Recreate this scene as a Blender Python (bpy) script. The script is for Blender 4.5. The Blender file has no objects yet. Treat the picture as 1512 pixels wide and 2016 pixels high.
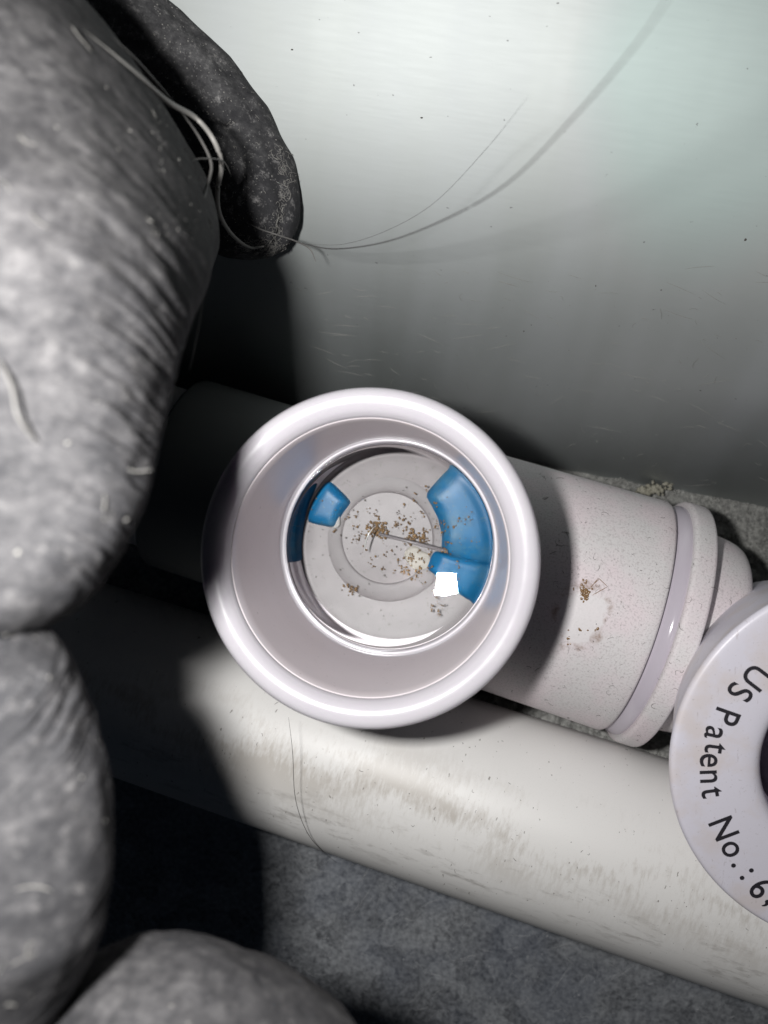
import bpy, math, random
import numpy as np
from mathutils import Vector, Matrix, noise
random.seed(7); np.random.seed(7)
SC = bpy.context.scene
COL = SC.collection
SC.unit_settings.system = 'METRIC'
SC.unit_settings.scale_length = 0.01          # one unit is one centimetre
# ------------------------------------------------------------------ camera
FPX = 1627.0                                   # focal length in pixels of the 1512 x 2016 photograph
K = Vector((-.0985, -.01035, .9951)).normalized()   # floor normal seen from the camera
I = (Vector((1, 0, 0)) - K * K.x).normalized()
J = K.cross(I)
RW = Matrix((I, J, K))                         # camera axes -> world
CAMZ = 16.4
CAM = Vector((0, 0, CAMZ))
cam_d = bpy.data.cameras.new('camera'); cam = bpy.data.objects.new('camera', cam_d); COL.objects.link(cam)
cam.matrix_world = Matrix.Translation(CAM) @ RW.to_4x4()
cam_d.sensor_fit = 'VERTICAL'; cam_d.sensor_height = 36; cam_d.lens = 36 * FPX / 2016
cam_d.clip_start = .05; cam_d.clip_end = 500
cam_d.dof.use_dof = True; cam_d.dof.focus_distance = 11.8
cam_d.dof.aperture_fstop = cam_d.lens * 1e-3 / (2 * .058)
SC.camera = cam
# ------------------------------------------------------------------ light: dim world and the phone's flash
w = bpy.data.worlds.new('World'); SC.world = w; w.use_nodes = True
w.node_tree.nodes['Background'].inputs[0].default_value = (.55, .72, 1, 1)
w.node_tree.nodes['Background'].inputs[1].default_value = .008
fl = bpy.data.lights.new('flash', 'AREA'); fl.shape = 'SQUARE'; fl.size = .58
fl.energy = 1820; fl.cycles.is_caustics_light = True; fl.color = (1, .985, .965)
flo = bpy.data.objects.new('flash', fl); COL.objects.link(flo)
FLASH_CAM = Vector((-1.92, .6, -.2))
flo.matrix_world = Matrix.Translation(CAM + RW @ FLASH_CAM) @ RW.to_4x4()
SC.view_settings.view_transform = 'Standard'; SC.view_settings.look = 'None'
SC.view_settings.exposure = 0; SC.view_settings.gamma = 1
SC.render.engine = 'CYCLES'
SC.cycles.max_bounces = 10; SC.cycles.transparent_max_bounces = 16
SC.cycles.use_denoising = True

def P(u, v, d):                                # a sight line of the photograph, d cm deep
    return CAM + RW @ Vector(((u - 756) / FPX * d, (1008 - v) / FPX * d, -d))
def Z(u, v, z):                                # where a sight line meets the level z above the floor
    r = P(u, v, 1) - CAM
    return CAM + r * ((z - CAMZ) / r.z)

# ------------------------------------------------------------------ nodes
def mat(name):
    m = bpy.data.materials.new(name); m.use_nodes = True
    nt = m.node_tree; b = nt.nodes['Principled BSDF']
    return m, nt, b
def N(nt, t, **kw):
    n = nt.nodes.new(t)
    for k, v in kw.items():
        if k in n.inputs: n.inputs[k].default_value = v
        else: setattr(n, k, v)
    return n
def coords(nt, attr=None, scale=(1, 1, 1), rot=(0, 0, 0), loc=(0, 0, 0)):
    if attr:
        a = N(nt, 'ShaderNodeAttribute'); a.attribute_name = attr; o = a.outputs['Vector']
    else:
        o = N(nt, 'ShaderNodeTexCoord').outputs['Object']
    mp = N(nt, 'ShaderNodeMapping'); mp.inputs['Scale'].default_value = scale
    mp.inputs['Rotation'].default_value = rot; mp.inputs['Location'].default_value = loc
    nt.links.new(o, mp.inputs[0]); return mp.outputs[0]
def noi(nt, vec, scale, detail=4, rough=.55, dist=0):
    n = N(nt, 'ShaderNodeTexNoise'); n.inputs['Scale'].default_value = scale; n.inputs['Detail'].default_value = detail
    n.inputs['Roughness'].default_value = rough; n.inputs['Distortion'].default_value = dist
    nt.links.new(vec, n.inputs['Vector']); return n.outputs[0]
def ramp(nt, fac, stops):
    r = N(nt, 'ShaderNodeValToRGB'); e = r.color_ramp.elements
    while len(e) < len(stops): e.new(.5)
    for q, (p, c) in zip(e, stops):
        q.position = p; q.color = (c, c, c, 1) if not hasattr(c, '__len__') else (*c, 1)
    nt.links.new(fac, r.inputs[0]); return r.outputs[0]
def mth(nt, op, a, b=None, clamp=False):
    n = N(nt, 'ShaderNodeMath', operation=op); n.use_clamp = clamp
    for i, x in enumerate((a, b)):
        if x is None: continue
        if isinstance(x, (int, float)): n.inputs[i].default_value = x
        else: nt.links.new(x, n.inputs[i])
    return n.outputs[0]
def mix(nt, fac, a, b, mode='MIX'):
    n = N(nt, 'ShaderNodeMix', data_type='RGBA', blend_type=mode)
    for i, x in ((0, fac), (6, a), (7, b)):
        if isinstance(x, (int, float)): n.inputs[i].default_value = x
        elif isinstance(x, tuple): n.inputs[i].default_value = (*x, 1)
        else: nt.links.new(x, n.inputs[i])
    return n.outputs[2]
def bump(nt, b, h, strength, dist):
    n = N(nt, 'ShaderNodeBump'); n.inputs['Strength'].default_value = strength; n.inputs['Distance'].default_value = dist
    nt.links.new(h, n.inputs['Height'])
    prev = b.inputs['Normal'].links
    if prev: nt.links.new(prev[0].from_socket, n.inputs['Normal'])
    nt.links.new(n.outputs[0], b.inputs['Normal'])
def sep(nt, vec):
    s = N(nt, 'ShaderNodeSeparateXYZ'); nt.links.new(vec, s.inputs[0]); return s.outputs
def plain(name, c, rough=.5, **kw):
    m, nt, b = mat(name); b.inputs['Base Color'].default_value = (*c, 1); b.inputs['Roughness'].default_value = rough
    for k, v in kw.items(): b.inputs[k].default_value = v
    return m

def make_wall_metal():
    m, nt, b = mat('brushed_painted_metal')
    st = coords(nt, 'grain', (.25, 2.2, 1)); fine = noi(nt, st, 7, 5)
    big = noi(nt, coords(nt, 'grain', (.12, .16, 1), loc=(3, 1.7, 0)), 1.6, 2)
    # vertical sheen bands and a greenish reflection painted into the panel's colour
    g = sep(nt, coords(nt, 'grain'))
    band = noi(nt, coords(nt, 'grain', (.55, .07, 1), rot=(0, 0, -.12), loc=(5, 0, 0)), 1.7, 2)
    c = mix(nt, ramp(nt, band, [(.4, 0), (.62, 1)]), (.44, .465, .46), (.465, .49, .492))
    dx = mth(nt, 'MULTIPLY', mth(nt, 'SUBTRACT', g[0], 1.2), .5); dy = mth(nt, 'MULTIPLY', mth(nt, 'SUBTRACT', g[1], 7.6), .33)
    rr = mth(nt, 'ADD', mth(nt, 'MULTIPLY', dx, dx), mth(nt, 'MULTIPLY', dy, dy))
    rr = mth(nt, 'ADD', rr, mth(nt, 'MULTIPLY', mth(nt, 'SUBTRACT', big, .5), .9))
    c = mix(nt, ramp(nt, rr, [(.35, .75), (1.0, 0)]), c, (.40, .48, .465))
    spk = noi(nt, coords(nt, 'grain', (1, 1.4, 1)), 9, 2)
    c = mix(nt, ramp(nt, spk, [(.735, 0), (.76, .6)]), c, (.12, .12, .12))
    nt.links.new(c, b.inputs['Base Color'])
    b.inputs['Metallic'].default_value = 1
    nt.links.new(mth(nt, 'ADD', mth(nt, 'MULTIPLY', fine, .03), mth(nt, 'ADD', mth(nt, 'MULTIPLY', mth(nt, 'ADD', big, band), .08), .525)), b.inputs['Roughness'])
    bump(nt, b, fine, .035, .02)
    return m
def make_floor():
    m, nt, b = mat('galvanised_steel')
    c0 = coords(nt)
    v = N(nt, 'ShaderNodeTexVoronoi'); v.inputs['Scale'].default_value = 3.2
    wv = N(nt, 'ShaderNodeMix', data_type='VECTOR'); wv.inputs[0].default_value = .12
    nz = N(nt, 'ShaderNodeTexNoise'); nz.inputs['Scale'].default_value = 4; nz.inputs['Detail'].default_value = 4
    nt.links.new(c0, nz.inputs['Vector']); nt.links.new(c0, wv.inputs[4]); nt.links.new(nz.outputs[1], wv.inputs[5])
    nt.links.new(wv.outputs[1], v.inputs['Vector'])
    sp = sep(nt, v.outputs['Color'])[0]
    mot = noi(nt, c0, 10, 9, .74); blue = noi(nt, c0, .45, 3)
    f = mth(nt, 'ADD', mth(nt, 'MULTIPLY', sp, .14), mth(nt, 'MULTIPLY', mot, 1.0))
    c = mix(nt, ramp(nt, f, [(.36, 0), (.82, 1)]), (.06, .065, .075), (.52, .54, .57))
    c = mix(nt, ramp(nt, blue, [(.45, 0), (.6, .25)]), c, (.10, .13, .20))
    scr = noi(nt, coords(nt, None, (9, .35, 1), rot=(0, 0, .7)), 2.2, 3)
    scr2 = noi(nt, coords(nt, None, (.3, 8, 1), rot=(0, 0, .35), loc=(4, 2, 0)), 2.2, 3)
    s = mth(nt, 'MAXIMUM', ramp(nt, scr, [(.70, 0), (.73, .5)]), ramp(nt, scr2, [(.71, 0), (.74, .5)]))
    c = mix(nt, s, c, (.34, .35, .36))
    spk = noi(nt, c0, 17, 2); c = mix(nt, ramp(nt, spk, [(.70, 0), (.74, .6)]), c, (.35, .35, .34))
    nt.links.new(c, b.inputs['Base Color']); b.inputs['Metallic'].default_value = .25; b.inputs['Roughness'].default_value = .52
    bump(nt, b, mot, .35, .03)
    return m
def make_foam(name='dusty_black_foam', top=(.165, .160, .163), fleck=(.19, .184, .184), lo=.30, hi=.80):
    m, nt, b = mat(name)
    c0 = coords(nt)
    a = noi(nt, c0, 1.5, 5, .62); f = noi(nt, c0, 7.5, 8, .72); g = noi(nt, c0, 17, 5, .66)
    k = noi(nt, coords(nt, None, (1, 2.6, 1), rot=(0, 0, -.5)), 3.2, 6, .66)
    # fall of light along the sleeve painted in: paler upper stretch, darker below
    lit_ = mth(nt, 'MULTIPLY', mth(nt, 'ADD', sep(nt, c0)[1], -1.5), .07)
    lit_ = mth(nt, 'MINIMUM', mth(nt, 'MAXIMUM', lit_, -.17), .20)
    d = mth(nt, 'ADD', mth(nt, 'ADD', mth(nt, 'MULTIPLY', a, .55), mth(nt, 'MULTIPLY', k, .5)), lit_)
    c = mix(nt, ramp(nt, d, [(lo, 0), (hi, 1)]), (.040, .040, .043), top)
    c = mix(nt, ramp(nt, f, [(.36, .75), (.56, 0)]), c, (.034, .034, .037))
    c = mix(nt, ramp(nt, f, [(.56, 0), (.74, .75)]), c, fleck)
    c = mix(nt, ramp(nt, g, [(.60, 0), (.74, .55)]), c, fleck)
    c = mix(nt, ramp(nt, g, [(.28, .5), (.42, 0)]), c, (.025, .025, .027))
    nt.links.new(c, b.inputs['Base Color']); b.inputs['Roughness'].default_value = .72
    b.inputs['Specular IOR Level'].default_value = .12
    bump(nt, b, f, .3, .05); bump(nt, b, g, .3, .03)
    return m
def make_pipe():
    m, nt, b = mat('grimy_white_pvc')
    ax = coords(nt, 'surf'); s = sep(nt, ax)            # x along the pipe, y round it (cm from the crown)
    streak = noi(nt, coords(nt, 'surf', (4.2, 1.2, 1)), 3.6, 7, .72)
    patch = noi(nt, coords(nt, 'surf', (.22, .55, 1), loc=(2.3, .4, 0)), 1.5, 3)
    y = mth(nt, 'SUBTRACT', s[1], -.18)
    band = mth(nt, 'SUBTRACT', 1, mth(nt, 'MULTIPLY', mth(nt, 'ABSOLUTE', y), .95), True)
    k = mth(nt, 'MULTIPLY', ramp(nt, mth(nt, 'MULTIPLY', mth(nt, 'ADD', streak, mth(nt, 'MULTIPLY', mth(nt, 'SUBTRACT', patch, .49), 1.9)), 1), [(.44, 0), (.74, 1)]), band)
    c = mix(nt, mth(nt, 'MULTIPLY', k, .6, True), (.80, .79, .775), (.37, .325, .27))
    dark = noi(nt, coords(nt, 'surf', (.7, 2.4, 1), rot=(0, 0, -.25), loc=(1, 7, 0)), 2.1, 6, .7)
    up = mth(nt, 'SUBTRACT', 1, mth(nt, 'MULTIPLY', mth(nt, 'ABSOLUTE', mth(nt, 'SUBTRACT', s[1], .75)), 1.3), True)
    c = mix(nt, mth(nt, 'MULTIPLY', ramp(nt, dark, [(.54, 0), (.72, .7)]), up), c, (.22, .20, .18))
    sp = noi(nt, coords(nt, 'surf', (1.2, .6, 1)), 15, 2); c = mix(nt, ramp(nt, sp, [(.725, 0), (.75, .75)]), c, (.16, .14, .12))
    gr = noi(nt, ax, 60, 2); c = mix(nt, ramp(nt, gr, [(.60, 0), (.8, .25)]), c, (.45, .43, .40))
    nt.links.new(c, b.inputs['Base Color']); b.inputs['Roughness'].default_value = .42
    bump(nt, b, streak, .08, .02); bump(nt, b, gr, .06, .01)
    return m
def make_dusty_fitting():
    m, nt, b = mat('dusty_fitting_plastic')
    c0 = coords(nt, 'surf'); s = sep(nt, c0)
    a = noi(nt, c0, 1.3, 4); f = noi(nt, c0, 34, 3, .6); l = noi(nt, c0, 13, 4, .6, 1.6)
    c = mix(nt, ramp(nt, a, [(.38, 0), (.62, 1)]), (.66, .64, .645), (.70, .625, .65))
    c = mix(nt, ramp(nt, f, [(.50, 0), (.70, .6)]), c, (.38, .345, .35))
    c = mix(nt, ramp(nt, l, [(.66, 0), (.70, .5)]), c, (.20, .185, .18))
    # dried water mark
    dx = mth(nt, 'MULTIPLY', mth(nt, 'SUBTRACT', s[0], 3.02), 1.25); dy = mth(nt, 'SUBTRACT', s[1], -.12)
    r = mth(nt, 'SQRT', mth(nt, 'ADD', mth(nt, 'MULTIPLY', dx, dx), mth(nt, 'MULTIPLY', dy, dy)))
    r = mth(nt, 'ADD', r, mth(nt, 'MULTIPLY', mth(nt, 'SUBTRACT', noi(nt, c0, 3.2, 4), .5), .5))
    c = mix(nt, ramp(nt, r, [(.36, .75), (.46, 0)]), c, (.72, .70, .71))
    ring = ramp(nt, r, [(.36, 0), (.45, .85), (.49, .7), (.56, 0)])
    ring = mth(nt, 'MULTIPLY', ring, ramp(nt, noi(nt, c0, 4.5, 5, .7), [(.46, 0), (.66, 1)]))
    c = mix(nt, ring, c, (.24, .15, .10))
    nt.links.new(c, b.inputs['Base Color']); b.inputs['Roughness'].default_value = .6
    bump(nt, b, f, .18, .02); bump(nt, b, l, .15, .02)
    return m
def make_clean_pvc():
    m, nt, b = mat('glossy_white_pvc')
    c0 = coords(nt); f = noi(nt, c0, 1.2, 3); g = noi(nt, c0, 22, 3)
    c = mix(nt, f, (.50, .485, .525), (.54, .515, .55))
    c = mix(nt, ramp(nt, g, [(.70, 0), (.78, .4)]), c, (.30, .27, .27))
    nt.links.new(c, b.inputs['Base Color'])
    nt.links.new(ramp(nt, f, [(.3, .16), (.7, .26)]), b.inputs['Roughness'])
    b.inputs['Subsurface Weight'].default_value = .5; b.inputs['Subsurface Radius'].default_value = (.5, .42, .5)
    b.inputs['Subsurface Scale'].default_value = .6
    bump(nt, b, noi(nt, c0, 9, 2), .03, .02)
    return m
def make_cap_plastic():
    m, nt, b = mat('cap_plastic')
    c0 = coords(nt); f = noi(nt, c0, 1.6, 4); g = noi(nt, coords(nt, None, (3, .5, 1), rot=(0, 0, .6)), 5, 4, .7); h = noi(nt, c0, 30, 2)
    c = mix(nt, ramp(nt, f, [(.48, 0), (.66, .8)]), (.70, .68, .76), (.66, .60, .60))
    c = mix(nt, ramp(nt, g, [(.64, 0), (.74, .5)]), c, (.33, .28, .27))
    c = mix(nt, ramp(nt, h, [(.66, 0), (.74, .5)]), c, (.42, .39, .39))
    nt.links.new(c, b.inputs['Base Color']); b.inputs['Roughness'].default_value = .38
    bump(nt, b, h, .07, .01)
    return m
def make_water():
    m = bpy.data.materials.new('clear_water'); m.use_nodes = True; nt = m.node_tree
    nt.nodes.remove(nt.nodes['Principled BSDF']); out = nt.nodes['Material Output']
    g = N(nt, 'ShaderNodeBsdfGlass'); g.inputs['Roughness'].default_value = 0; g.inputs['IOR'].default_value = 1.36; g.inputs['Color'].default_value = (.97, .98, .985, 1)
    nt.links.new(g.outputs[0], out.inputs[0]); return m
def make_blue():
    m, nt, b = mat('blue_plastic'); c0 = coords(nt); f = noi(nt, c0, 2.5, 4); g = noi(nt, c0, 16, 3)
    c = mix(nt, f, (.003, .062, .15), (.012, .10, .205)); c = mix(nt, ramp(nt, g, [(.6, 0), (.7, .6)]), c, (.05, .10, .13))
    nt.links.new(c, b.inputs['Base Color']); c = mix(nt, ramp(nt, noi(nt, c0, 1.3, 5, .65), [(.46, 0), (.68, .7)]), c, (.075, .13, .155)); nt.links.new(c, b.inputs['Base Color']); b.inputs['Roughness'].default_value = .35; b.inputs['Specular IOR Level'].default_value = .12; return m
def make_crumb(name, ca, cb, sc=18):
    m, nt, b = mat(name); c0 = coords(nt); f = noi(nt, c0, sc, 5, .7)
    nt.links.new(mix(nt, ramp(nt, f, [(.35, 0), (.7, 1)]), ca, cb), b.inputs['Base Color']); b.inputs['Roughness'].default_value = .85
    bump(nt, b, f, .6, .04); return m
def make_sleeve():
    m, nt, b = mat('mauve_grey_sleeve'); c0 = coords(nt); f = noi(nt, c0, 1.1, 3); g = noi(nt, c0, 19, 3)
    c = mix(nt, f, (.73, .675, .70), (.79, .735, .76)); c = mix(nt, ramp(nt, g, [(.68, 0), (.76, .5)]), c, (.20, .17, .17))
    nt.links.new(c, b.inputs['Base Color']); b.inputs['Roughness'].default_value = .24
    bump(nt, b, noi(nt, c0, 5, 2), .03, .02); return m
def make_mauve():
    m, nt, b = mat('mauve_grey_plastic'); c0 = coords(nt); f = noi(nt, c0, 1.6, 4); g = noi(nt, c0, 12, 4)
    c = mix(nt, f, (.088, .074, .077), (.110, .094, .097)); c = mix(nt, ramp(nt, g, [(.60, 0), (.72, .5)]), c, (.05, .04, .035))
    nt.links.new(c, b.inputs['Base Color']); b.inputs['Roughness'].default_value = .45; return m

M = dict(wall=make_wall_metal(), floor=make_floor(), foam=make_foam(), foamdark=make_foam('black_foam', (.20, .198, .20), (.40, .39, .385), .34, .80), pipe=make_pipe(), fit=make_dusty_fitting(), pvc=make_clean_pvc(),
         cap=make_cap_plastic(), water=make_water(), blue=make_blue(), mauve=make_mauve(),
         sleeve=make_sleeve(), glintfibre=plain('glint_and_fibre_white', (.30, .295, .285), .2), glintwarm=plain('glint_cream', (.22, .205, .18), .6), dullhair=plain('dull_hair', (.14, .135, .13), .5), grey=plain('shadow_toned_pvc', (.17, .18, .18), .5), ink=plain('black_ink', (.022, .02, .026), .5), groove=plain('glossy_lilac_plastic', (.50, .46, .52), .14),
         violet=make_crumb('violet_film', (.14, .115, .16), (.30, .26, .33), 2.5),
         strip=make_crumb('crumbly_grey_sealant', (.13, .13, .125), (.46, .46, .44), 9), bank=make_crumb('grey_dust', (.13, .13, .125), (.36, .36, .34), 14),
         pale=make_crumb('pale_lint', (.20, .195, .185), (.34, .33, .31)), hair=plain('grey_hair', (.07, .068, .068), .5),
         palehair=plain('pale_hair', (.30, .29, .275), .5), darkhair=plain('dark_hair', (.05, .045, .045), .4),
         brown=make_crumb('brown_grit', (.075, .042, .018), (.19, .115, .05), 9), tan=plain('wet_tan_residue', (.24, .145, .07), .15),
         grit=plain('dark_grit', (.075, .065, .058), .7), scratch=plain('bright_scratch', (.55, .56, .58), .35), yellow=make_crumb('yellow_residue', (.20, .19, .15), (.34, .325, .27), 6))

# ------------------------------------------------------------------ builders
def obj(name, verts, faces, m, parent=None, smooth=True, attrs=None, origin=None):
    base = Vector((0, 0, 0))
    if parent is not None:
        q = parent
        while q: base += q.location; q = q.parent
    elif origin is not None: base = Vector(origin)
    me = bpy.data.meshes.new(name)
    V = np.array([tuple(v) for v in verts], dtype=float) - np.array(base)
    me.from_pydata(V.tolist(), [], [tuple(f) for f in faces])
    if smooth: me.polygons.foreach_set('use_smooth', [True] * len(me.polygons))
    if attrs:
        for k, a in attrs.items():
            at = me.attributes.new(k, 'FLOAT_VECTOR', 'POINT'); at.data.foreach_set('vector', np.array(a, dtype=np.float32).ravel())
    me.materials.append(m); me.update()
    o = bpy.data.objects.new(name, me); COL.objects.link(o)
    if parent is not None: o.parent = parent
    else: o.location = base
    return o
def tag(o, label=None, cat=None, group=None, kind=None):
    for k, v in (('label', label), ('category', cat), ('group', group), ('kind', kind)):
        if v: o[k] = v
    return o
def thing(name, label, cat, loc, group=None):
    e = bpy.data.objects.new(name, None); COL.objects.link(e); e.location = loc; e.empty_display_size = .5
    return tag(e, label, cat, group)
def grid(nr, nc, wrap=True):
    F = []
    for a in range(nr - 1):
        for c in range(nc if wrap else nc - 1):
            d = (c + 1) % nc
            F.append((a * nc + c, a * nc + d, (a + 1) * nc + d, (a + 1) * nc + c))
    return F
def frame(axis):
    a = Vector(axis).normalized(); x = Vector((0, 0, 1)) if abs(a.z) < .9 else Vector((1, 0, 0))
    x = (x - a * x.dot(a)).normalized(); return a, x, a.cross(x)
def smooth_profile(pts, it=2):
    for _ in range(it):
        q = [pts[0]]
        for a, b in zip(pts, pts[1:]):
            q += [(a[0] * .75 + b[0] * .25, a[1] * .75 + b[1] * .25), (a[0] * .25 + b[0] * .75, a[1] * .25 + b[1] * .75)]
        pts = q + [pts[-1]]
    return pts
def lathe(prof, origin, axis, segs=128, wob=0):
    a, x, y = frame(axis); V = []; A = []
    for r, h in prof:
        for k in range(segs):
            t = 2 * math.pi * k / segs
            rr = r + (wob * noise.noise((math.cos(t) * 2, math.sin(t) * 2, h)) if wob else 0)
            V.append(Vector(origin) + a * h + (x * math.cos(t) + y * math.sin(t)) * rr)
            tt = t if t < math.pi else t - 2 * math.pi
            A.append((h, tt * r, r))
    return V, grid(len(prof), segs), A
def catmull(pts, n):
    pts = [np.array(p, float) for p in pts]; p = [2 * pts[0] - pts[1]] + pts + [2 * pts[-1] - pts[-2]]; out = []
    for i in range(1, len(p) - 2):
        for k in range(n):
            t = k / n; a, b, c, d = p[i - 1], p[i], p[i + 1], p[i + 2]
            out.append(.5 * (2 * b + (c - a) * t + (2 * a - 5 * b + 4 * c - d) * t * t + (3 * b - a - 3 * c + d) * t ** 3))
    return out + [pts[-1]]
def tube(pts, rad, segs=6, taper=.35):
    V = []; n = len(pts)
    for i, p in enumerate(pts):
        t = Vector(pts[min(i + 1, n - 1)]) - Vector(pts[max(i - 1, 0)]); a, x, y = frame(t)
        q = i / (n - 1); r = rad * (1 - (1 - taper) * max(0, abs(2 * q - 1) - .6) / .4)
        for k in range(segs):
            c = 2 * math.pi * k / segs; V.append(Vector(p) + (x * math.cos(c) + y * math.sin(c)) * r)
    F = grid(n, segs); F.append(tuple(range(segs))[::-1]); F.append(tuple(range((n - 1) * segs, n * segs))); return V, F
ICO_V = None
def ico():
    global ICO_V
    if ICO_V is None:
        p = (1 + 5 ** .5) / 2; v = [(-1, p, 0), (1, p, 0), (-1, -p, 0), (1, -p, 0), (0, -1, p), (0, 1, p), (0, -1, -p), (0, 1, -p), (p, 0, -1), (p, 0, 1), (-p, 0, -1), (-p, 0, 1)]
        f = [(0, 11, 5), (0, 5, 1), (0, 1, 7), (0, 7, 10), (0, 10, 11), (1, 5, 9), (5, 11, 4), (11, 10, 2), (10, 7, 6), (7, 1, 8), (3, 9, 4), (3, 4, 2), (3, 2, 6), (3, 6, 8), (3, 8, 9), (4, 9, 5), (2, 4, 11), (6, 2, 10), (8, 6, 7), (9, 8, 1)]
        ICO_V = ([Vector(q).normalized() for q in v], f)
    return ICO_V
class Bag:
    def __init__(s): s.V = []; s.F = []
    def add(s, V, F):
        n = len(s.V); s.V += list(V); s.F += [tuple(i + n for i in f) for f in F]
    def lump(s, p, r, nrm=None, flat=.6):
        v, f = ico(); e = [random.uniform(.55, 1.3) for _ in range(3)]; nrm = Vector(nrm).normalized() if nrm is not None else Vector((0, 0, 1))
        out = []
        for q in v:
            w = Vector((q.x * e[0], q.y * e[1], q.z * e[2])) * random.uniform(.7, 1.2)
            w -= nrm * w.dot(nrm) * (1 - flat); out.append(Vector(p) + w * r)
        s.add(out, f)
    def curl(s, p, nrm, length, rad, bend=1.5, n=7):
        a, x, y = frame(nrm); t = random.uniform(0, 6.28); k = random.uniform(-bend, bend); q = Vector(p) + a * rad; pts = []
        for i in range(n):
            pts.append(q.copy()); d = x * math.cos(t) + y * math.sin(t); q = q + d * (length / n); t += k * 2 / n + random.uniform(-.35, .35)
        s.add(*tube(pts, rad, 3))
    def build(s, name, m, parent=None, smooth=True): return obj(name, s.V, s.F, m, parent, smooth)

# ------------------------------------------------------------------ the setting: pan floor and metal wall
n = 60; V = []; F = []
g0 = np.linspace(-30, 30, n)
for yy in g0:
    for xx in g0: V.append((xx, yy, .012 * noise.noise((xx * .4, yy * .4, 0))))
floor = obj('floor', V, grid(n, n, False), M['floor']); tag(floor, 'dark scratched galvanised steel pan floor under the pipes', kind='structure')
# wall: rises from a line on the floor, leaning back from it
B0 = Z(1040, 905, .0); B1 = Z(1512, 1000, .0)
wd = (B1 - B0); wd.z = 0; wd.normalize(); wn = Vector((-wd.y, wd.x, 0))      # along the wall, into the wall
LEAN = math.radians(58)          # of the upper part; the foot stands steeper
upv = wn * math.sin(LEAN) + Vector((0, 0, 1)) * math.cos(LEAN)
V = []; A = []; na, nb = 90, 90
cy_, cz_ = 0.0, 0.0; prev = 0.0
outn = wn * math.cos(LEAN) - Vector((0, 0, 1)) * math.sin(LEAN)
for b in range(nb):
    h = 17.0 * b / (nb - 1)
    t_ = min(1, h / 9.0); ln = math.radians(18 + 44 * t_ * (2 - t_))
    cy_ += math.sin(ln) * (h - prev); cz_ += math.cos(ln) * (h - prev); prev = h
    for a in range(na):
        q = -22 + 44 * a / (na - 1)
        cb_ = .009 if q < -.5 else .021; bow = cb_ * (min(12, abs(q + .5)) ** 2 + 24 * max(0, abs(q + .5) - 12))
        p = B0 + wd * q + wn * cy_ + Vector((0, 0, cz_ - (.3 if b == 0 else 0))) - outn * bow * min(1, h / 3)
        V.append(p + outn * (.05 * noise.noise((q * .12, h * .12, 3)))); A.append((q, h, 0))
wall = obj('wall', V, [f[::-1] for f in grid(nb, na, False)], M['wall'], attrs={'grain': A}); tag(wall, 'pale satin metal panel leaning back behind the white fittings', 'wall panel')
wall.name = 'metal_panel'
# the panel has real thickness
so = wall.modifiers.new('sheet', 'SOLIDIFY'); so.thickness = .12; so.offset = -1

# ------------------------------------------------------------------ lower pipe
PR = 1.62
a0 = Z(300, 1360, PR); a1 = Z(1400, 1726, PR + .7); pd = (a1 - a0).normalized()
st = a0 - pd * 6; L = (a1 - a0).length + 14
prof = [(PR - .35, 0), (PR - .02, 0)] + [(PR, .02 + (L - .04) * k / 60) for k in range(61)] + [(PR - .02, L), (PR - .35, L), (PR - .36, L - .05), (PR - .36, .05), (PR - .35, 0)]
V, F, A = lathe(prof, st, pd, 160)
pipe = obj('drain_pipe', V, F, M['pipe'], attrs={'surf': A}, origin=st)
tag(pipe, 'long grimy white pipe lying across the bottom on the dark steel floor', 'pipe')

# ------------------------------------------------------------------ tee fitting with upright socket
rim = P(721, 1101, 9.8); ZT = rim.z; AX = Vector((rim.x, rim.y, 0)); RH = 2.08
tee = thing('tee_fitting', 'white tee fitting whose upright open socket frames a clear window', 'pipe fitting', AX)
up = Vector((0, 0, 1))
ZL = 3.8
outer = [(1.86, RH), (1.90, ZT - 1.5), (1.94, ZT - .62), (2.0, ZT - .5), (2.045, ZT - .38), (2.058, ZT - .2), (2.05, ZT - .09), (2.02, ZT - .03), (1.965, ZT), (1.90, ZT), (1.83, ZT - .012), (1.76, ZT - .045), (1.72, ZT - .10)]
inner = [(1.70, ZT - .14), (1.698, ZT - .16), (1.70, ZT - .24)]
V, F, A = lathe(smooth_profile(outer, 2) + inner + [(1.72, ZL), (1.86, RH)], AX, up, 192)
obj('socket', V, F, M['pvc'], tee)
V, F, A = lathe([(1.715, ZT - .20), (1.694, ZT - .20), (1.686, ZT - .22), (1.68, ZT - .5), (1.67, ZT - 1.2), (1.66, ZT - 2.0), (1.655, ZL + .2), (1.65, ZL + .1)], AX, up, 192)
obj('inner_sleeve', V, F, M['sleeve'], tee)
lip = smooth_profile([(1.652, ZL + .24), (1.648, ZL + .10), (1.635, ZL + .05), (1.615, ZL + .06), (1.595, ZL), (1.59, ZL - .12), (1.60, ZL - .28), (1.66, ZL - .34), (1.74, ZL - .2), (1.75, ZL + .2)], 2)
V, F, A = lathe(lip, AX, up, 160); obj('retaining_lip', V, F, plain('lip_white', (.76, .74, .78), .1), tee)
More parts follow.
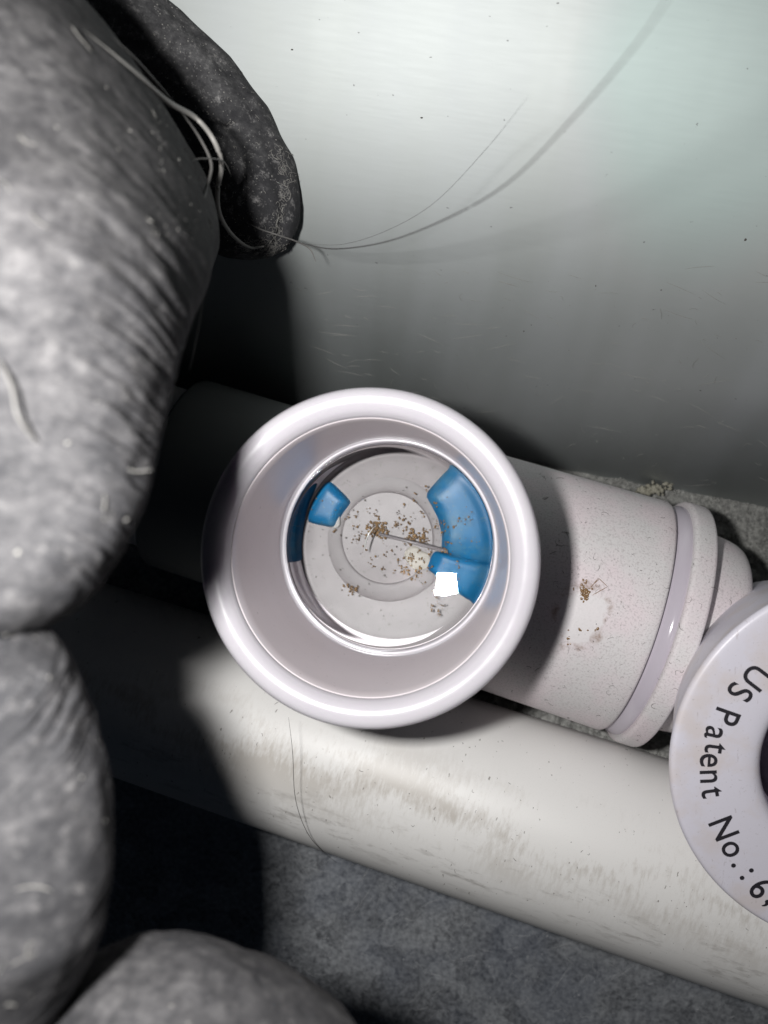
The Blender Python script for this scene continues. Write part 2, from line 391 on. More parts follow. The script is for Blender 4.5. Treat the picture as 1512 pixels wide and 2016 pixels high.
# run: left and right branches cut to the upright
RA = Z(1315, 1233, RH); rd = RA - AX; rd.z = 0; rd.normalize(); rs = rd.cross(up)
O = AX + up * RH
def branch(sign, stations, segs=160):
    V = []; A = []
    for s, r in stations:
        for k in range(segs):
            t = 2 * math.pi * k / segs; off = rs * (math.sin(t) * r) + up * (math.cos(t) * r)
            y = math.sin(t) * r
            smin = math.sqrt(max(0, 1.84 ** 2 - y * y)) if abs(y) < 1.84 else 0
            V.append(O + rd * (sign * max(s, smin)) + off); tt = t if t < math.pi else t - 2 * math.pi
            A.append((max(s, smin), -tt * r, r))
    F = grid(len(stations), segs)
    return V, (F if sign > 0 else [f[::-1] for f in F]), A
q = Z(1242, 1206, RH) - AX; SE = Vector((q.x, q.y, 0)).dot(rd)
sts = [(SE * k / 24, 1.94 + .06 * k / 24) for k in range(24)] + [(SE - .04, 2.0), (SE, 1.98), (SE + .01, 1.84)]
V, F, A = branch(1, sts); obj('coupling_body', V, F, M['fit'], tee, attrs={'surf': A})
V, F, A = branch(-1, [(k * .25, 1.72) for k in range(17)] + [(4.05, 1.70), (4.07, 1.5), (3.6, 1.48)]); obj('coupling_body', V, F, M['grey'], tee)  # white left branch: its deep shadow painted in as dark grey
V, F, A = lathe(smooth_profile([(1.80, SE - .1), (1.86, SE - .02), (1.93, SE + .08), (1.99, SE + .18), (1.99, SE + .27), (1.9, SE + .3)], 1), O, rd, 160)
obj('neck_ring', V, F, M['groove'], tee)
V, F, A = lathe([(1.8, SE + .25), (2.03, SE + .25), (2.065, SE + .265), (2.085, SE + .30), (2.09, SE + .33), (2.09, SE + .55), (2.08, SE + .585), (2.05, SE + .605), (2.0, SE + .61), (1.3, SE + .61)], O, rd, 160)
obj('collar', V, F, M['fit'], tee, attrs={'surf': A})
V, F, A = lathe(smooth_profile([(1.72, SE + .6), (1.70, SE + .9), (1.66, SE + 1.2), (1.58, SE + 1.36), (1.4, SE + 1.42), (.0, SE + 1.42)], 1), O, rd, 128)
obj('stub_end', V, F, M['fit'], tee, attrs={'surf': A})
# left pipe entering the tee
V, F, A = lathe([(1.46, 3.5), (1.46, 12), (1.2, 12), (1.2, 3.5)], O, -rd, 96)
tag(obj('inlet_pipe', V, F, M['pipe'], attrs={'surf': A}, origin=O - rd * 8), 'shadowed white pipe entering the tee from behind the foam', 'pipe')

# inside the tee: bowl, raised ring, seam, blue pieces, clear window
ZB = 3.0
V, F, A = lathe(smooth_profile([(1.80, ZL - .25), (1.72, ZL - .45), (1.69, ZB + .25), (1.63, ZB + .12), (1.52, ZB + .06)], 2), AX, up, 128)
obj('bowl_wall', V, F, M['sleeve'], tee)
V, F, A = lathe(smooth_profile([(1.53, ZB + .058), (1.45, ZB + .04), (1.3, ZB + .02), (1.1, ZB), (.9, ZB - .02), (.4, ZB - .02), (.0, ZB - .02)], 2), AX, up, 128)
obj('bowl', V, F, M['mauve'], tee)
RC = Z(762, 1060, ZB); RC = Vector((RC.x, RC.y, 0))
def ringprof(r, h, wd_): return [(r + wd_ * math.cos(t), h + wd_ * .14 * math.sin(t)) for t in np.linspace(-.3, math.pi + .3, 12)]
V, F, A = lathe(ringprof(.88, ZB - .02, .15), RC, up, 96); obj('raised_ring', V, F, plain('pale_mauve', (.12, .108, .110), .55), tee)
RC2 = Z(735, 1075, ZB); RC2 = Vector((RC2.x, RC2.y, 0))
V, F, A = lathe([(1.22 + .03 * math.cos(t), ZB + .03 * math.sin(t)) for t in np.linspace(-.3, math.pi + .3, 8)], RC2, up, 96)
def sector(c, r0, r1, t0, t1, z0, z1, n=30, m=9):
    # a low cushion with rounded corners and a slightly uneven outline
    V = []
    for i in range(n + 1):
        a = -1 + 2 * i / n
        for k in range(m + 1):
            b = -1 + 2 * k / m
            ra = a * math.sqrt(1 - .16 * b ** 4); rb = b * math.sqrt(1 - .16 * a ** 4)
            e = max(abs(a), abs(b)); h = (1 - e ** 6) ** .5 if e < 1 else 0
            t = math.radians((t0 + t1) / 2 + ra * (t1 - t0) / 2); r = (r0 + r1) / 2 + rb * (r1 - r0) / 2
            d = Vector((math.cos(t), math.sin(t), 0)); w1 = .03 * noise.noise((d.x * 3, d.y * 3, r * 3))
            V.append(Vector((c.x, c.y, 0)) + d * (r + w1) + up * (z0 + (z1 - z0) * h))
    return V, grid(n + 1, m + 1, False)
for r0, r1, t0, t1, z1 in ((.84, 1.74, -17, 50, ZB + .18), (.74, 1.74, -38, -13, ZB + .16), (.80, 1.36, 134, 170, ZB + .18), (1.36, 1.72, 140, 196, ZB + .3)):
    V, F = sector(RC, r0, r1, t0, t1, ZB - .05, z1); obj('blue_insert', V, F, M['blue'], tee)
for u_, v_, a_, b_, m_ in ((660, 1022, .085, .16, 'glintfibre'), (822, 1100, .21, .19, 'glintwarm')):  # bright caustic spots on the bowl, imitated by small pale lumps
    c_ = Z(u_, v_, ZB + (.05 if m_ == 'glintfibre' else -.02)); V = []
    for i in range(9):
        f = i / 8
        for k in range(24):
            t = 2 * math.pi * k / 24; w1 = 1 + .5 * noise.noise((math.cos(t), math.sin(t), u_))
            V.append(c_ + Vector((math.cos(t) * a_ * f * w1, math.sin(t) * b_ * f * w1, (.035 * math.sqrt(max(0, 1 - f * f))))))
    obj('painted_glint', V, grid(9, 24), M[m_], tee)
s0, s1 = Z(745, 1052, ZB + .03), Z(880, 1086, ZB + .19); dd = (s1 - s0).normalized(); ss = dd.cross(up)
V = []
for p in (s0, s1):
    for y_, z_ in ((-.035, -.14), (-.022, .0), (-.01, .015), (.01, .015), (.022, .0), (.035, -.14)): V.append(p + ss * y_ + up * z_)
F = grid(2, 6); F += [(0, 1, 2, 3, 4, 5), (11, 10, 9, 8, 7, 6)]; obj('seam_rib', V, F, plain('seam_mauve', (.15, .138, .142), .4), tee)
# standing water: dished meniscus on top, the body of it reaching below the bowl's surface
V = []; rings = 40; segs = 160; RAD = 6.8; wc = AX + up * (ZL - .19)
def wz(r, x, y): return RAD - math.sqrt(RAD * RAD - r * r) - .10 - .079 * x - .033 * y +   .07 * (max(0, r - 1.5) / .10) ** 2
for i in range(rings + 1):
    r = 1.605 * i / rings
    for k in range(segs):
        t = 2 * math.pi * k / segs; x, y = r * math.cos(t), r * math.sin(t)
        V.append(wc + Vector((x, y, wz(r, x, y) + .0011 * noise.noise((x * 4.5, y * 4.5, 2)))))
n_ = len(V)
for r, z in ((1.62, ZL - .32), (1.79, ZL - .36), (1.79, ZB - .4), (.01, ZB - .4)):
    for k in range(segs):
        t = 2 * math.pi * k / segs; V.append(AX + Vector((r * math.cos(t), r * math.sin(t), z)))
win = obj('clear_water', V, grid(rings + 5, segs), M['water'], tee)
# flecks lying in the bowl (beneath the window)
bag = Bag(); gb = Bag()
for cx, cy, sx, sy, nn, r0, r1, tgt in ((745, 1042, 10, 8, 26, .02, .05, bag), (785, 1060, 65, 40, 80, .010, .034, bag), (812, 1118, 12, 16, 10, .015, .045, bag), (690, 1160, 9, 4, 8, .02, .035, bag), (830, 1055, 14, 10, 14, .02, .05, bag), (860, 1190, 10, 20, 8, .015, .03, bag), (760, 1060, 90, 70, 120, .008, .02, gb), (640, 1060, 25, 30, 26, .008, .022, gb), (900, 1050, 26, 45, 40, .008, .025, gb), (760, 1010, 70, 45, 40, .008, .02, gb)):
    for _ in range(nn):
        u_, v_ = random.gauss(cx, sx), random.gauss(cy, sy)
        if math.hypot(u_ - 765, v_ - 1075) > 178: continue
        p = Z(u_, v_, ZB + .03); far = math.hypot(p.x - RC.x, p.y - RC.y)
        if .72 < far < 1.06: p = Z(u_, v_, ZB + .06)
        if far >= .8 and (u_ > 840 or (u_ < 690 and v_ < 1030)): p = Z(u_, v_, ZB + .2)
        if tgt is bag:
            for q_ in range(random.randint(2, 6)): tgt.lump(p + Vector((random.gauss(0, r1), random.gauss(0, r1), 0)) * .7, random.uniform(r0, r1) * .6, up, .4)
        elif random.random() < .6: tgt.lump(p, random.uniform(r0, r1) * .8, up, .4)
tag(bag.build('brown_flecks', M['brown']), 'brown grit flecks scattered beneath the clear window', kind='stuff')
tag(gb.build('dark_specks', M['grit'], smooth=False), 'tiny dark specks scattered beneath the clear window', kind='stuff')
tag(obj('fibre', *tube(catmull([Z(736, 1038, ZB + .4), Z(726, 1052, ZB + .42), Z(720, 1068, ZB + .42), Z(717, 1085, ZB + .4)], 6), .014, 6), M['glintfibre']), 'short curved pale fibre beneath the clear window', 'fibre')

# ------------------------------------------------------------------ printed cap
ct = P(1726, 1516, 10.5); RCAP = 394 / FPX * 10.5; HC = 1.55
cax = (RW @ Vector((-.12, -.15, 1))).normalized(); cb = ct - cax * HC
cap = thing('printed_cap', 'white round cap printed with US Patent No. in black at the right edge', 'cap', cb)
RI = 1.40
prof = smooth_profile([(1.6, -2.2), (1.8, -1.4), (2.14, -.1), (2.46, HC - .3), (RCAP - .02, HC - .14), (RCAP, HC - .07), (RCAP - .03, HC - .01), (RCAP - .12, HC), (2.2, HC), (1.8, HC), (1.55, HC), (RI + .04, HC - .03), (RI - .03, HC - .12), (RI - .06, HC - .3), (RI - .10, HC - .8), (RI - .12, HC - 1.6)], 2)
V, F, A = lathe(prof, cb, cax, 192); obj('shell', V, F, M['cap'], cap)
V, F, A = lathe(smooth_profile([(RI + .1, HC - 1.0), (RI - .1, HC - .75), (RI - .35, HC - .9), (.8, HC - 1.1), (.5, HC - .85), (.3, HC - 1.2), (0, HC - 1.1)], 2), cb, cax, 96, wob=.12); obj('inner_film', V, F, M['violet'], cap)
# lettering round the ring, tops towards the hole
ca, cx_, cy_ = frame(cax)
ex = RW @ Vector((1, 0, 0)); ex = (ex - cax * ex.dot(cax)).normalized(); ey = cax.cross(ex)
def glyph(ch, size):
    cu = bpy.data.curves.new('glyph', 'FONT'); cu.body = ch; cu.size = size; cu.align_x = 'CENTER'; cu.extrude = .004; cu.offset = .003
    o = bpy.data.objects.new('glyph', cu); COL.objects.link(o)
    dg = bpy.context.evaluated_depsgraph_get(); me = bpy.data.meshes.new_from_object(o.evaluated_get(dg))
    V = [v.co.copy() for v in me.vertices]; F = [tuple(p.vertices) for p in me.polygons]
    bpy.data.objects.remove(o); bpy.data.curves.remove(cu); bpy.data.meshes.remove(me); return V, F
for ch, u, v in (('U', 1489, 1334), ('S', 1457, 1363), ('P', 1430, 1412), ('a', 1405, 1443), ('t', 1408, 1473), ('e', 1395, 1497), ('n', 1395, 1529), ('t', 1401, 1560), ('N', 1425, 1631), ('o', 1438, 1672), ('.', 1444, 1704), (':', 1470, 1721), ('6', 1497, 1748), (',', 1508, 1779)):
    gv, gf = glyph(ch, .46)
    ray = P(u, v, 1) - CAM; top = cb + cax * (HC + .003); q = CAM + ray * ((top - CAM).dot(cax) / ray.dot(cax))
    rad = (q - top); rad.normalize(); tan = cax.cross(rad)
    # reading runs anticlockwise, letter tops point to the hole
    mx = (max(p.x for p in gv) + min(p.x for p in gv)) / 2; my = (max(p.y for p in gv) + min(p.y for p in gv)) / 2
    obj('letter', [q + tan * (p.x - mx) * .92 - rad * (p.y - my) + cax * p.z for p in gv], gf, M['ink'], cap, smooth=False)

# ------------------------------------------------------------------ foam insulation
def lobe(rows, label, wr=None, shift=0, dark=0, step=3.0, segs=190, sm=14, lump=.05, flat=[(0, 1), (1, 1)], sq=2.0):
    rows = sorted(rows); vs = np.arange(rows[0][0], rows[-1][0] + .1, step)
    R = np.array(rows, float)
    def sm_(a, w_):
        k = np.exp(-np.linspace(-2, 2, w_) ** 2); k /= k.sum(); pad = np.pad(a, w_ // 2, mode='edge'); return np.convolve(pad, k, 'valid')[:len(a)]
    ul, ur, dd_ = (sm_(np.interp(vs, R[:, 0], R[:, c]), sm if c < 3 else 41) for c in (1, 2, 3))
    cu_ = (ul + ur) / 2; V = []
    for v, c, l, r, d in zip(vs, cu_, ul, ur, dd_):
        fz = float(np.interp(v, [a for a, _ in flat], [b for _, b in flat]))
        rad = max(.02, (r - l) / 2 / FPX * d); cx = (c - 756) / FPX * d; cy = (1008 - v) / FPX * d
        for k in range(segs):
            t = 2 * math.pi * k / segs; ct_, s_ = math.cos(t), math.sin(t)
            if s_ > 0: s_ = (1 - abs(ct_) ** sq) ** (1 / sq)       # flattened towards the front
            y = cy - shift * (1 - ct_)
            disp = lump * noise.fractal((ct_ * rad * .5 + v * .0006, v * .0028, s_ * rad * .5 + 7), 1, 2, 3) if rad > .1 else 0
            if wr: disp += wr(v, t, rad)
            rr = rad + disp
            V.append(CAM + RW @ Vector((cx + ct_ * rr, y, -d + s_ * rr * fz)))
    F = grid(len(vs), segs); F.append(tuple(range(segs))[::-1]); F.append(tuple(range((len(vs) - 1) * segs, len(vs) * segs)))
    return V, F
def wrinkle(v, t, rad):
    tt = t if t < math.pi else t - 2 * math.pi
    edge = math.exp(-((tt - .35) / .55) ** 2)
    zone = .12
    for c, w_ in ((760, 330), (1080, 110), (1380, 120)): zone = max(zone, math.exp(-((v - c) / w_) ** 2))
    q = v * .040 + tt * (4.6 if v < 1236 else -5.2)
    n1 = noise.noise((q, tt * .9, 2.1)); n2 = noise.noise((q * 2.1 + 9, tt * 1.6, 5.3)); n3 = noise.noise((v * .012, tt * 5, 1.1))
    n4 = noise.noise((q * 3.7 + 3, tt * 2.4, 8.3))
    return edge * zone * -.022 * (1 - min(1, abs(n4) * 2.6)) + edge * zone * .5 * (-.075 * (1 - min(1, abs(n1) * 3.2)) - .04 * (1 - min(1, abs(n2) * 3))) + .018 * n3
def r_(v, ur, wpx, d): return (v, ur - wpx, ur, d)
rows = [r_(-420, -330, 560, 10.0), r_(-250, -150, 716, 10.0), r_(-100, -20, 740, 10.0), r_(0, 75, 740, 10.0), r_(60, 165, 740, 10.0), r_(150, 262, 740, 10.0), r_(230, 335, 740, 10.0), r_(330, 395, 740, 9.50), r_(420, 415, 740, 8.60), r_(500, 402, 760, 7.50), r_(600, 372, 760, 6.80), r_(720, 335, 760, 6.45), r_(850, 303, 720, 6.28), r_(1000, 273, 663, 6.00), r_(1080, 246, 655, 5.90), r_(1150, 205, 638, 5.90), r_(1195, 165, 621, 5.90), r_(1222, 128, 604, 6.00), r_(1236, 92, 579, 6.00), r_(1250, 112, 604, 6.00), r_(1300, 150, 621, 5.78), r_(1420, 183, 638, 5.78), r_(1520, 200, 646, 5.78), r_(1640, 214, 655, 5.78), r_(1750, 213, 663, 5.78), r_(1830, 205, 672, 5.78), r_(1900, 180, 672, 6.00), r_(2000, 120, 672, 6.00), r_(2100, 60, 672, 6.00), r_(2300, -60, 672, 6.00)]
V, F = lobe(rows, '', wrinkle, shift=.16, step=2.6, sm=9, lump=.06, flat=[(-400, 2.05), (0, 2.0), (350, 1.75), (500, 1.3), (700, .8), (950, .55), (2300, .55)], sq=2.7)
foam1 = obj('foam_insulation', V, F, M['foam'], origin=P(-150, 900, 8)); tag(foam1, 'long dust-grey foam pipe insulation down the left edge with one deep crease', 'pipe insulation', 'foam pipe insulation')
rows = [(1861, 296, 304, 6.6), (1864, 262, 336, 6.6), (1870, 232, 366, 6.6), (1882, 200, 406, 6.5), (1905, 160, 452, 6.5), (1930, 130, 490, 6.5), (1980, 70, 562, 6.4), (2016, 25, 622, 6.4), (2100, -60, 720, 6.3), (2300, -150, 830, 6.3)]
V, F = lobe(rows, '', lambda v, t, r: .02 * noise.noise((v * .02, t * 4, 0)), step=2.2, sm=5)
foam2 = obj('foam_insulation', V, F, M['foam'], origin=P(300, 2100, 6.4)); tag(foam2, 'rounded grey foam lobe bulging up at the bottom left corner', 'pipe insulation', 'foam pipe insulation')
rows = [(-300, -700, -60, 10.85), (-120, -480, 190, 11.05), (0, -330, 305, 11.35), (50, -240, 380, 11.55), (130, -120, 468, 11.75), (220, 20, 532, 11.95), (310, 140, 576, 12.15), (370, 220, 591, 12.20), (410, 275, 592, 12.25), (445, 335, 587, 12.25), (470, 380, 576, 12.25), (488, 405, 562, 12.25), (500, 425, 540, 12.25), (506, 470, 515, 12.25)]
def rim_wr(v, t, rad):
    tt = t if t < math.pi else t - 2 * math.pi
    return -.05 * math.exp(-((tt - .55) / .12) ** 2) + .03 * noise.noise((v * .02, t * 3, 4))
V, F = lobe(rows, '', rim_wr, step=2.2, sm=7, flat=[(-300, .55), (300, .55), (480, .8)])
foam0 = obj('foam_insulation', V, F, M['foamdark'], origin=P(450, 250, 11.3)); tag(foam0, 'darker rounded foam end resting against the pale metal panel, strung with lint', 'pipe insulation', 'foam pipe insulation')

# ------------------------------------------------------------------ hairs and fibres
def strand(name, label, cat, pts, rad, m, grp=None):
    o = obj(name, *tube(catmull([P(*p) for p in pts], 9), rad, 6), m, origin=P(*pts[0])); return tag(o, label, cat, grp)
strand('hair', 'long dark hair sweeping up across the pale metal panel', 'hair', [(545, 462, 11.0), (600, 480, 10.6), (660, 490, 10.2), (760, 476, 9.2), (880, 430, 8.0), (1000, 360, 6.8), (1130, 230, 5.7), (1250, 90, 4.9), (1340, -40, 4.3)], .007, M['hair'])
strand('hair', 'faint thin hair just above the long dark hair on the panel', 'hair', [(600, 481, 10.7), (680, 480, 10.6), (770, 450, 10.4), (860, 395, 10.2), (960, 290, 9.8), (1040, 190, 8.2)], .0025, M['hair'])
strand('hair', 'fine pale hair hanging from the foam over the black shadow', 'hair', [(398, 505, 8.0), (402, 560, 8.0), (395, 620, 8.0), (384, 680, 8.0), (373, 730, 8.0)], .005, M['palehair'])
strand('hair', 'thin dark hair hanging down over the near end of the long pipe', 'hair', [(568, 1412, 12.2), (576, 1480, 12.3), (580, 1560, 12.5), (592, 1610, 12.8), (612, 1650, 13.3), (640, 1680, 13.9), (665, 1700, 14.6)], .0045, M['darkhair'])
FIB = 'lint fibres in the foam gap'
strand('fibre', 'thickest pale fibre curling down the gap between two foam pieces', 'fibre', [(95, 15, 6.6), (180, 75, 7.0), (260, 140, 7.6), (330, 200, 8.6), (385, 232, 9.3), (420, 275, 9.3), (436, 325, 9.6), (428, 375, 10.0), (432, 420, 10.6), (455, 460, 11.2), (490, 487, 11.6), (520, 485, 11.7)], .030, M['palehair'], FIB)
strand('fibre', 'second pale fibre looping left of the thickest one in the foam gap', 'fibre', [(150, 20, 7.2), (250, 100, 8.0), (310, 165, 8.8), (360, 225, 9.2), (395, 275, 9.0), (416, 325, 8.9), (405, 375, 8.7), (400, 410, 8.4), (415, 440, 8.3), (418, 490, 8.3)], .016, M['dullhair'], FIB)
strand('fibre', 'pale fibre curving alone over the upper grey foam', 'fibre', [(170, 95, 7.3), (185, 140, 7.2), (192, 180, 7.2), (200, 225, 7.1), (215, 262, 7.1)], .022, M['dullhair'], FIB)
strand('fibre', 'pale fibre lying on the foam at the left edge of the photo', 'fibre', [(-5, 705, 5.3), (22, 760, 5.3), (35, 820, 5.3), (70, 870, 5.4)], .013, M['dullhair'], FIB)
strand('fibre', 'thin fibre loop hugging the foam edge beside the gap', 'fibre', [(348, 380, 8.2), (350, 345, 8.3), (375, 318, 8.5), (405, 312, 8.8), (440, 318, 9.4), (455, 345, 9.9)], .008, M['dullhair'], FIB)
strand('fibre', 'frayed white fibre tip where the long dark hair leaves the foam', 'fibre', [(462, 425, 11.7), (505, 448, 11.7), (548, 463, 11.7), (585, 476, 11.7), (610, 490, 11.8), (622, 515, 11.8)], .012, M['dullhair'], FIB)
strand('fibre', 'small hooked dark fibre lying on the middle of the long pipe', 'fibre', [(1040, 1642, 12.95), (1042, 1668, 12.95), (1056, 1684, 13.0), (1075, 1680, 13.0), (1103, 1677, 13.0)], .009, M['darkhair'])
# lint on the dark foam end, dust flecks on the foam
def ray_to(objs, u, v):
    d = (P(u, v, 1) - CAM).normalized(); best = None
    for o in objs:
        ok, loc, nr, _ = o.ray_cast(CAM - o.matrix_world.translation, d)
        if ok:
            q = loc + o.matrix_world.translation
            if best is None or (q - CAM).length < (best[0] - CAM).length: best = (q, nr)
    return best
bpy.context.view_layer.update()
foams = [foam1, foam2, foam0]
bag = Bag()
for k in range(110):
    t = random.random(); u = 551 + 10 * math.sin(t * 5) + random.gauss(0, 5); v = 290 + t * 200
    h = ray_to([foam0], u, v)
    if h: bag.curl(h[0], h[1], random.uniform(.06, .22), random.uniform(.003, .007), 2.5)
for k in range(150):
    h = ray_to([foam0], random.gauss(512, 22), random.gauss(486, 8))
    if h: bag.curl(h[0], h[1], random.uniform(.05, .16), random.uniform(.003, .006), 3)
for k in range(50):
    h = ray_to([foam0], random.uniform(430, 585), random.uniform(120, 470))
    if h: bag.curl(h[0], h[1], random.uniform(.04, .12), random.uniform(.003, .006), 2.5)
tag(bag.build('lint', M['pale']), 'pale tangled lint on the edge of the dark foam end', kind='stuff')
bag = Bag()
for k in range(40):
    u, v = random.uniform(0, 420), random.uniform(0, 2016)
    h = ray_to(foams, u, v)
    if h: bag.lump(h[0], random.choice((.008, .010, .014, .022)) * random.uniform(.7, 1.4), h[1], .35)
for k in range(500):
    h = ray_to(foams, random.uniform(300, 600), random.uniform(0, 480))
    if h: bag.lump(h[0], random.uniform(.005, .014), h[1], .5)
for k in range(24):
    h = ray_to([foam1, foam2], random.uniform(0, 420), random.uniform(0, 2016))
    if h: bag.curl(h[0], h[1], random.uniform(.08, .28), random.uniform(.004, .008), 2)
tag(bag.build('dust_flecks', M['pale']), 'pale dust flecks stuck over the grey foam', kind='stuff')

# lint curls and grit over the coupling, pipe and floor
hard = [o for o in bpy.data.objects if o.type == 'MESH' and o.name.split('.')[0] in ('coupling_body', 'collar', 'stub_end')]
def cast_local(o, u, v):
    d = (P(u, v, 1) - CAM).normalized(); off = o.matrix_world.translation
    ok, loc, nr, _ = o.ray_cast(CAM - off, d); return (loc + off, nr) if ok else None
def hit(objs, u, v):
    b = None
    for o in objs:
        h = cast_local(o, u, v)
        if h and (b is None or (h[0] - CAM).length < (b[0] - CAM).length): b = h
    return b
bag = Bag()
for k in range(260):
    h = hit(hard, random.uniform(960, 1500), random.uniform(900, 1480))
    if h: bag.curl(h[0], h[1], random.uniform(.03, .15) * random.choice((.4, .7, 1, 1.5)), random.uniform(.0016, .0034), 3)
for k in range(70):
    h = hit([pipe], random.uniform(400, 1500), random.uniform(1300, 1950))
    if h: bag.curl(h[0], h[1], random.uniform(.03, .10), random.uniform(.0022, .0045), 2)
for k in range(300):
    h = hit(hard + [pipe], random.uniform(400, 1500), random.uniform(900, 1950))
    if h: bag.lump(h[0], random.uniform(.004, .009), h[1], .5)
tag(bag.build('dust_fibres', M['grit']), 'tiny dark dust fibres over the coupling and pipe', kind='stuff')
bag = Bag()
for k in range(260):
    u, v = random.uniform(540, 1500), random.uniform(1600, 2010); p = Z(u, v, .02)
    if random.random() < .55: bag.curl(p, (0, 0, 1), random.uniform(.06, .45), random.uniform(.003, .006), 1.2)
    else: bag.lump(p, random.uniform(.006, .02))
for k in range(90):
    u, v = random.uniform(540, 1500), random.uniform(1620, 2010); p = Z(u, v, .016); a_ = random.choice((.3, .9, 2.2)) + random.gauss(0, .25); l_ = random.uniform(.15, .9)
    e_ = Vector((math.cos(a_), math.sin(a_), 0)) * l_; k_ = Vector((-e_.y, e_.x, 0)) * random.uniform(-.06, .06)
    bag.add(*tube([p, p + e_ * .5 + k_, p + e_], random.uniform(.003, .0065), 3))
tag(bag.build('floor_lint', M['scratch']), 'pale scattered lint threads on the steel floor', kind='stuff')
bag = Bag()
for k in range(150):
    h = ray_to([wall], random.uniform(580, 1500), 560 + 400 * random.random() ** .7)
    if h:
        if random.random() < .35: bag.curl(h[0], -upv.cross(wd), random.uniform(.05, .25), .003, 1.2)
        else: bag.lump(h[0], random.uniform(.004, .012))
for k in range(110):
    u, v = random.uniform(600, 1500), random.uniform(520, 960); a_ = random.gauss(.18, .25); l_ = random.choice((14, 26, 60)) * random.uniform(.5, 1.3)
    hh_ = [ray_to([wall], u + math.cos(a_) * l_ * t, v + math.sin(a_) * l_ * t + 2 * math.sin(t * 3 + u)) for t in (0, .35, .7, 1)]
    if all(hh_): bag.add(*tube([x[0] for x in hh_], .0035, 4))
gb = Bag()
for u, v, r in ((1468, 472, .055), (1173, 563, .03), (830, 232, .03), (1302, 571, .025), (1031, 652, .02), (1046, 640, .02), (575, 98, .03), (900, 700, .015), (1120, 690, .015)):
    h = ray_to([wall], u, v)
    if h: gb.lump(h[0], r * .6, outn, .3)
tag(gb.build('panel_specks', M['grit']), 'few dark specks stuck on the metal panel', kind='stuff')
tag(bag.build('panel_lint', M['pale']), 'fine pale lint and grit on the metal panel', kind='stuff')
# wet brown residue on the coupling
bag = Bag()
for cu_, cv_, su, sv, nn in ((1152, 1165, 6, 8, 90), (1148, 1240, 16, 2, 9), (1122, 1262, 2, 8, 5)):
    for k in range(nn):
        h = hit(hard, random.gauss(cu_, su), random.gauss(cv_, sv))
        if h: bag.lump(h[0], random.uniform(.010, .026), h[1], .45)
for a, b in (((1160, 1160), (1178, 1138)), ((1178, 1138), (1196, 1155)), ((1196, 1155), (1166, 1172)), ((1168, 1150), (1180, 1140))):
    pts = [hit(hard, a[0] + (b[0] - a[0]) * t, a[1] + (b[1] - a[1]) * t) for t in np.linspace(0, 1, 6)]
    if all(pts): bag.add(*tube([p[0] + p[1] * .004 for p in pts], .0045, 5))
tag(bag.build('residue', M['tan']), 'wet tan residue blot on the coupling beside the socket', kind='stuff')
# crumbly strip wedged between coupling and pipe
c0, c1 = Z(880, 1382, 1.0), Z(1420, 1545, 1.0); sd = (c1 - c0); Ls = sd.length; sd.normalize(); sn = up.cross(sd)
V = []; ns = 130; hs = [(-.42, 0), (-.40, .75), (-.30, .98), (-.1, 1.04), (.1, 1.03), (.3, .98), (.4, .75), (.42, 0)]
for i in range(ns):
    for k, (y, z) in enumerate(hs):
        p = c0 + sd * (Ls * i / (ns - 1)); p.z = 0
        j = .07 * noise.noise((i * .55, k * 2.3, 1.0)) + .05 * noise.noise((i * 1.3, k * 3.1, 4.0))
        V.append(p + sn * (y + j) + up * (z + j * (z > .1)))
F = [f[::-1] for f in grid(ns, len(hs), False)]; F += [tuple(range(len(hs))), tuple(range((ns - 1) * len(hs), ns * len(hs)))[::-1]]
strip = obj('sealant_strip', V, F, M['strip'], origin=c0); tag(strip, 'crumbly grey strip wedged between the coupling and the long pipe', 'strip')
bpy.context.view_layer.update(); bag = Bag()
for k in range(700):
    h = hit([strip], *(lambda t: (960 + 380 * t, 1398 + 112 * t + random.gauss(0, 10)))(random.random()))
    if h: bag.lump(h[0], random.uniform(.01, .045), h[1], .8)
tag(bag.build('crumbs', M['strip'], smooth=False), 'grey crumbs along the strip between coupling and pipe', kind='stuff')
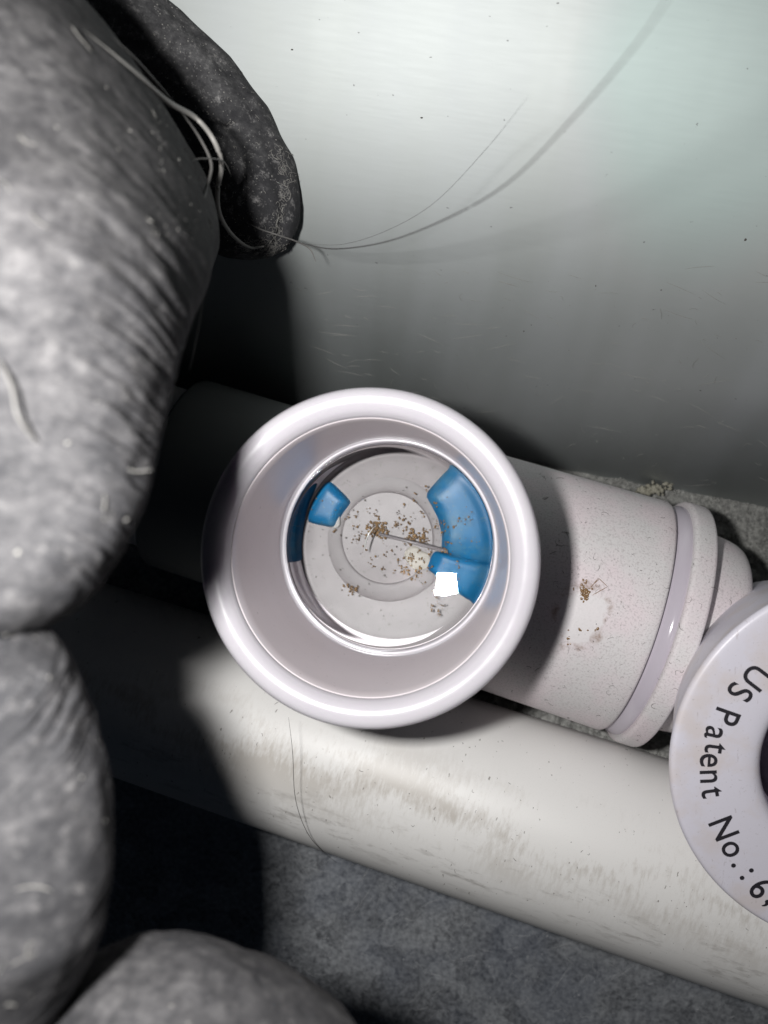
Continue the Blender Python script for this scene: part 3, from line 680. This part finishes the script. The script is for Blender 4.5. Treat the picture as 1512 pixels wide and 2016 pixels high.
# dust bank along the foot of the panel
bag = Bag()
for k in range(9000):
    t = random.random() ** .7; q = -1 + 7.5 * t; w_ = .15 + .85 * t
    p = B0 + wd * q - wn * (random.random() ** 1.5 * w_ * 1.3 + .02)
    e = (B0 + wd * q - p).length
    p.z = max(.0, (.5 * t + .12 * noise.noise((q * 2, e * 2, 0))) * math.exp(-(e / (.5 + t)) ** 2) + random.gauss(0, .03)); bag.lump(p, random.uniform(.006, .022), None, .8)
for k in range(500):
    t = random.random() ** .7; q = -1 + 7.5 * t; e = random.random() * .9
    p = B0 + wd * q - wn * e; p.z = .5 * t * math.exp(-(e / (.5 + t)) ** 2) + .04; bag.curl(p, (random.gauss(0, .4), random.gauss(0, .4), 1), random.uniform(.1, .4), .0035, 3)
nb_, mb_ = 120, 24; b0 = len(bag.V)
for i in range(nb_):
    q = -1.6 + 11 * i / (nb_ - 1); t = min(1, max(0, (q + 1) / 7.5))
    for k in range(mb_):
        e = -.3 + (1.9 * t + .5) * k / (mb_ - 1)
        z = (.5 * t + .05 + .12 * noise.noise((q * 2, e * 2, 0))) * math.exp(-(max(0, e) / (.5 + t)) ** 2) - .04 + .05 * noise.noise((q * 7, e * 7, 3)) + .03 * noise.noise((q * 19, e * 19, 3)) - (.1 if k == mb_ - 1 else 0)
        bag.V.append(B0 + wd * q - wn * e + up * z)
bag.F += [tuple(b0 + x for x in f) for f in grid(nb_, mb_, False)]
tag(bag.build('dust_bank', M['bank'], smooth=False), 'grey fluffy dust heaped along the foot of the metal panel', kind='stuff')
bag = Bag()
for k in range(55):
    a_ = random.gauss(0, 24); bag.lump(Z(1288 + a_, 962 - a_ * .25 + random.gauss(0, 6), .5), random.uniform(.02, .075))
tag(bag.build('residue_lump', M['yellow']), 'pale yellow crumbly residue where the panel meets the coupling', kind='stuff')

# light reaches the bowl through the water's surface
win.cycles.is_caustics_caster = True
for o in bpy.data.objects:
    if o.type == 'MESH' and o.name.split('.')[0] in ('bowl', 'bowl_wall', 'raised_ring', 'blue_insert', 'seam_rib', 'painted_glint', 'brown_flecks', 'dark_specks', 'retaining_lip', 'fibre'): o.cycles.is_caustics_receiver = True
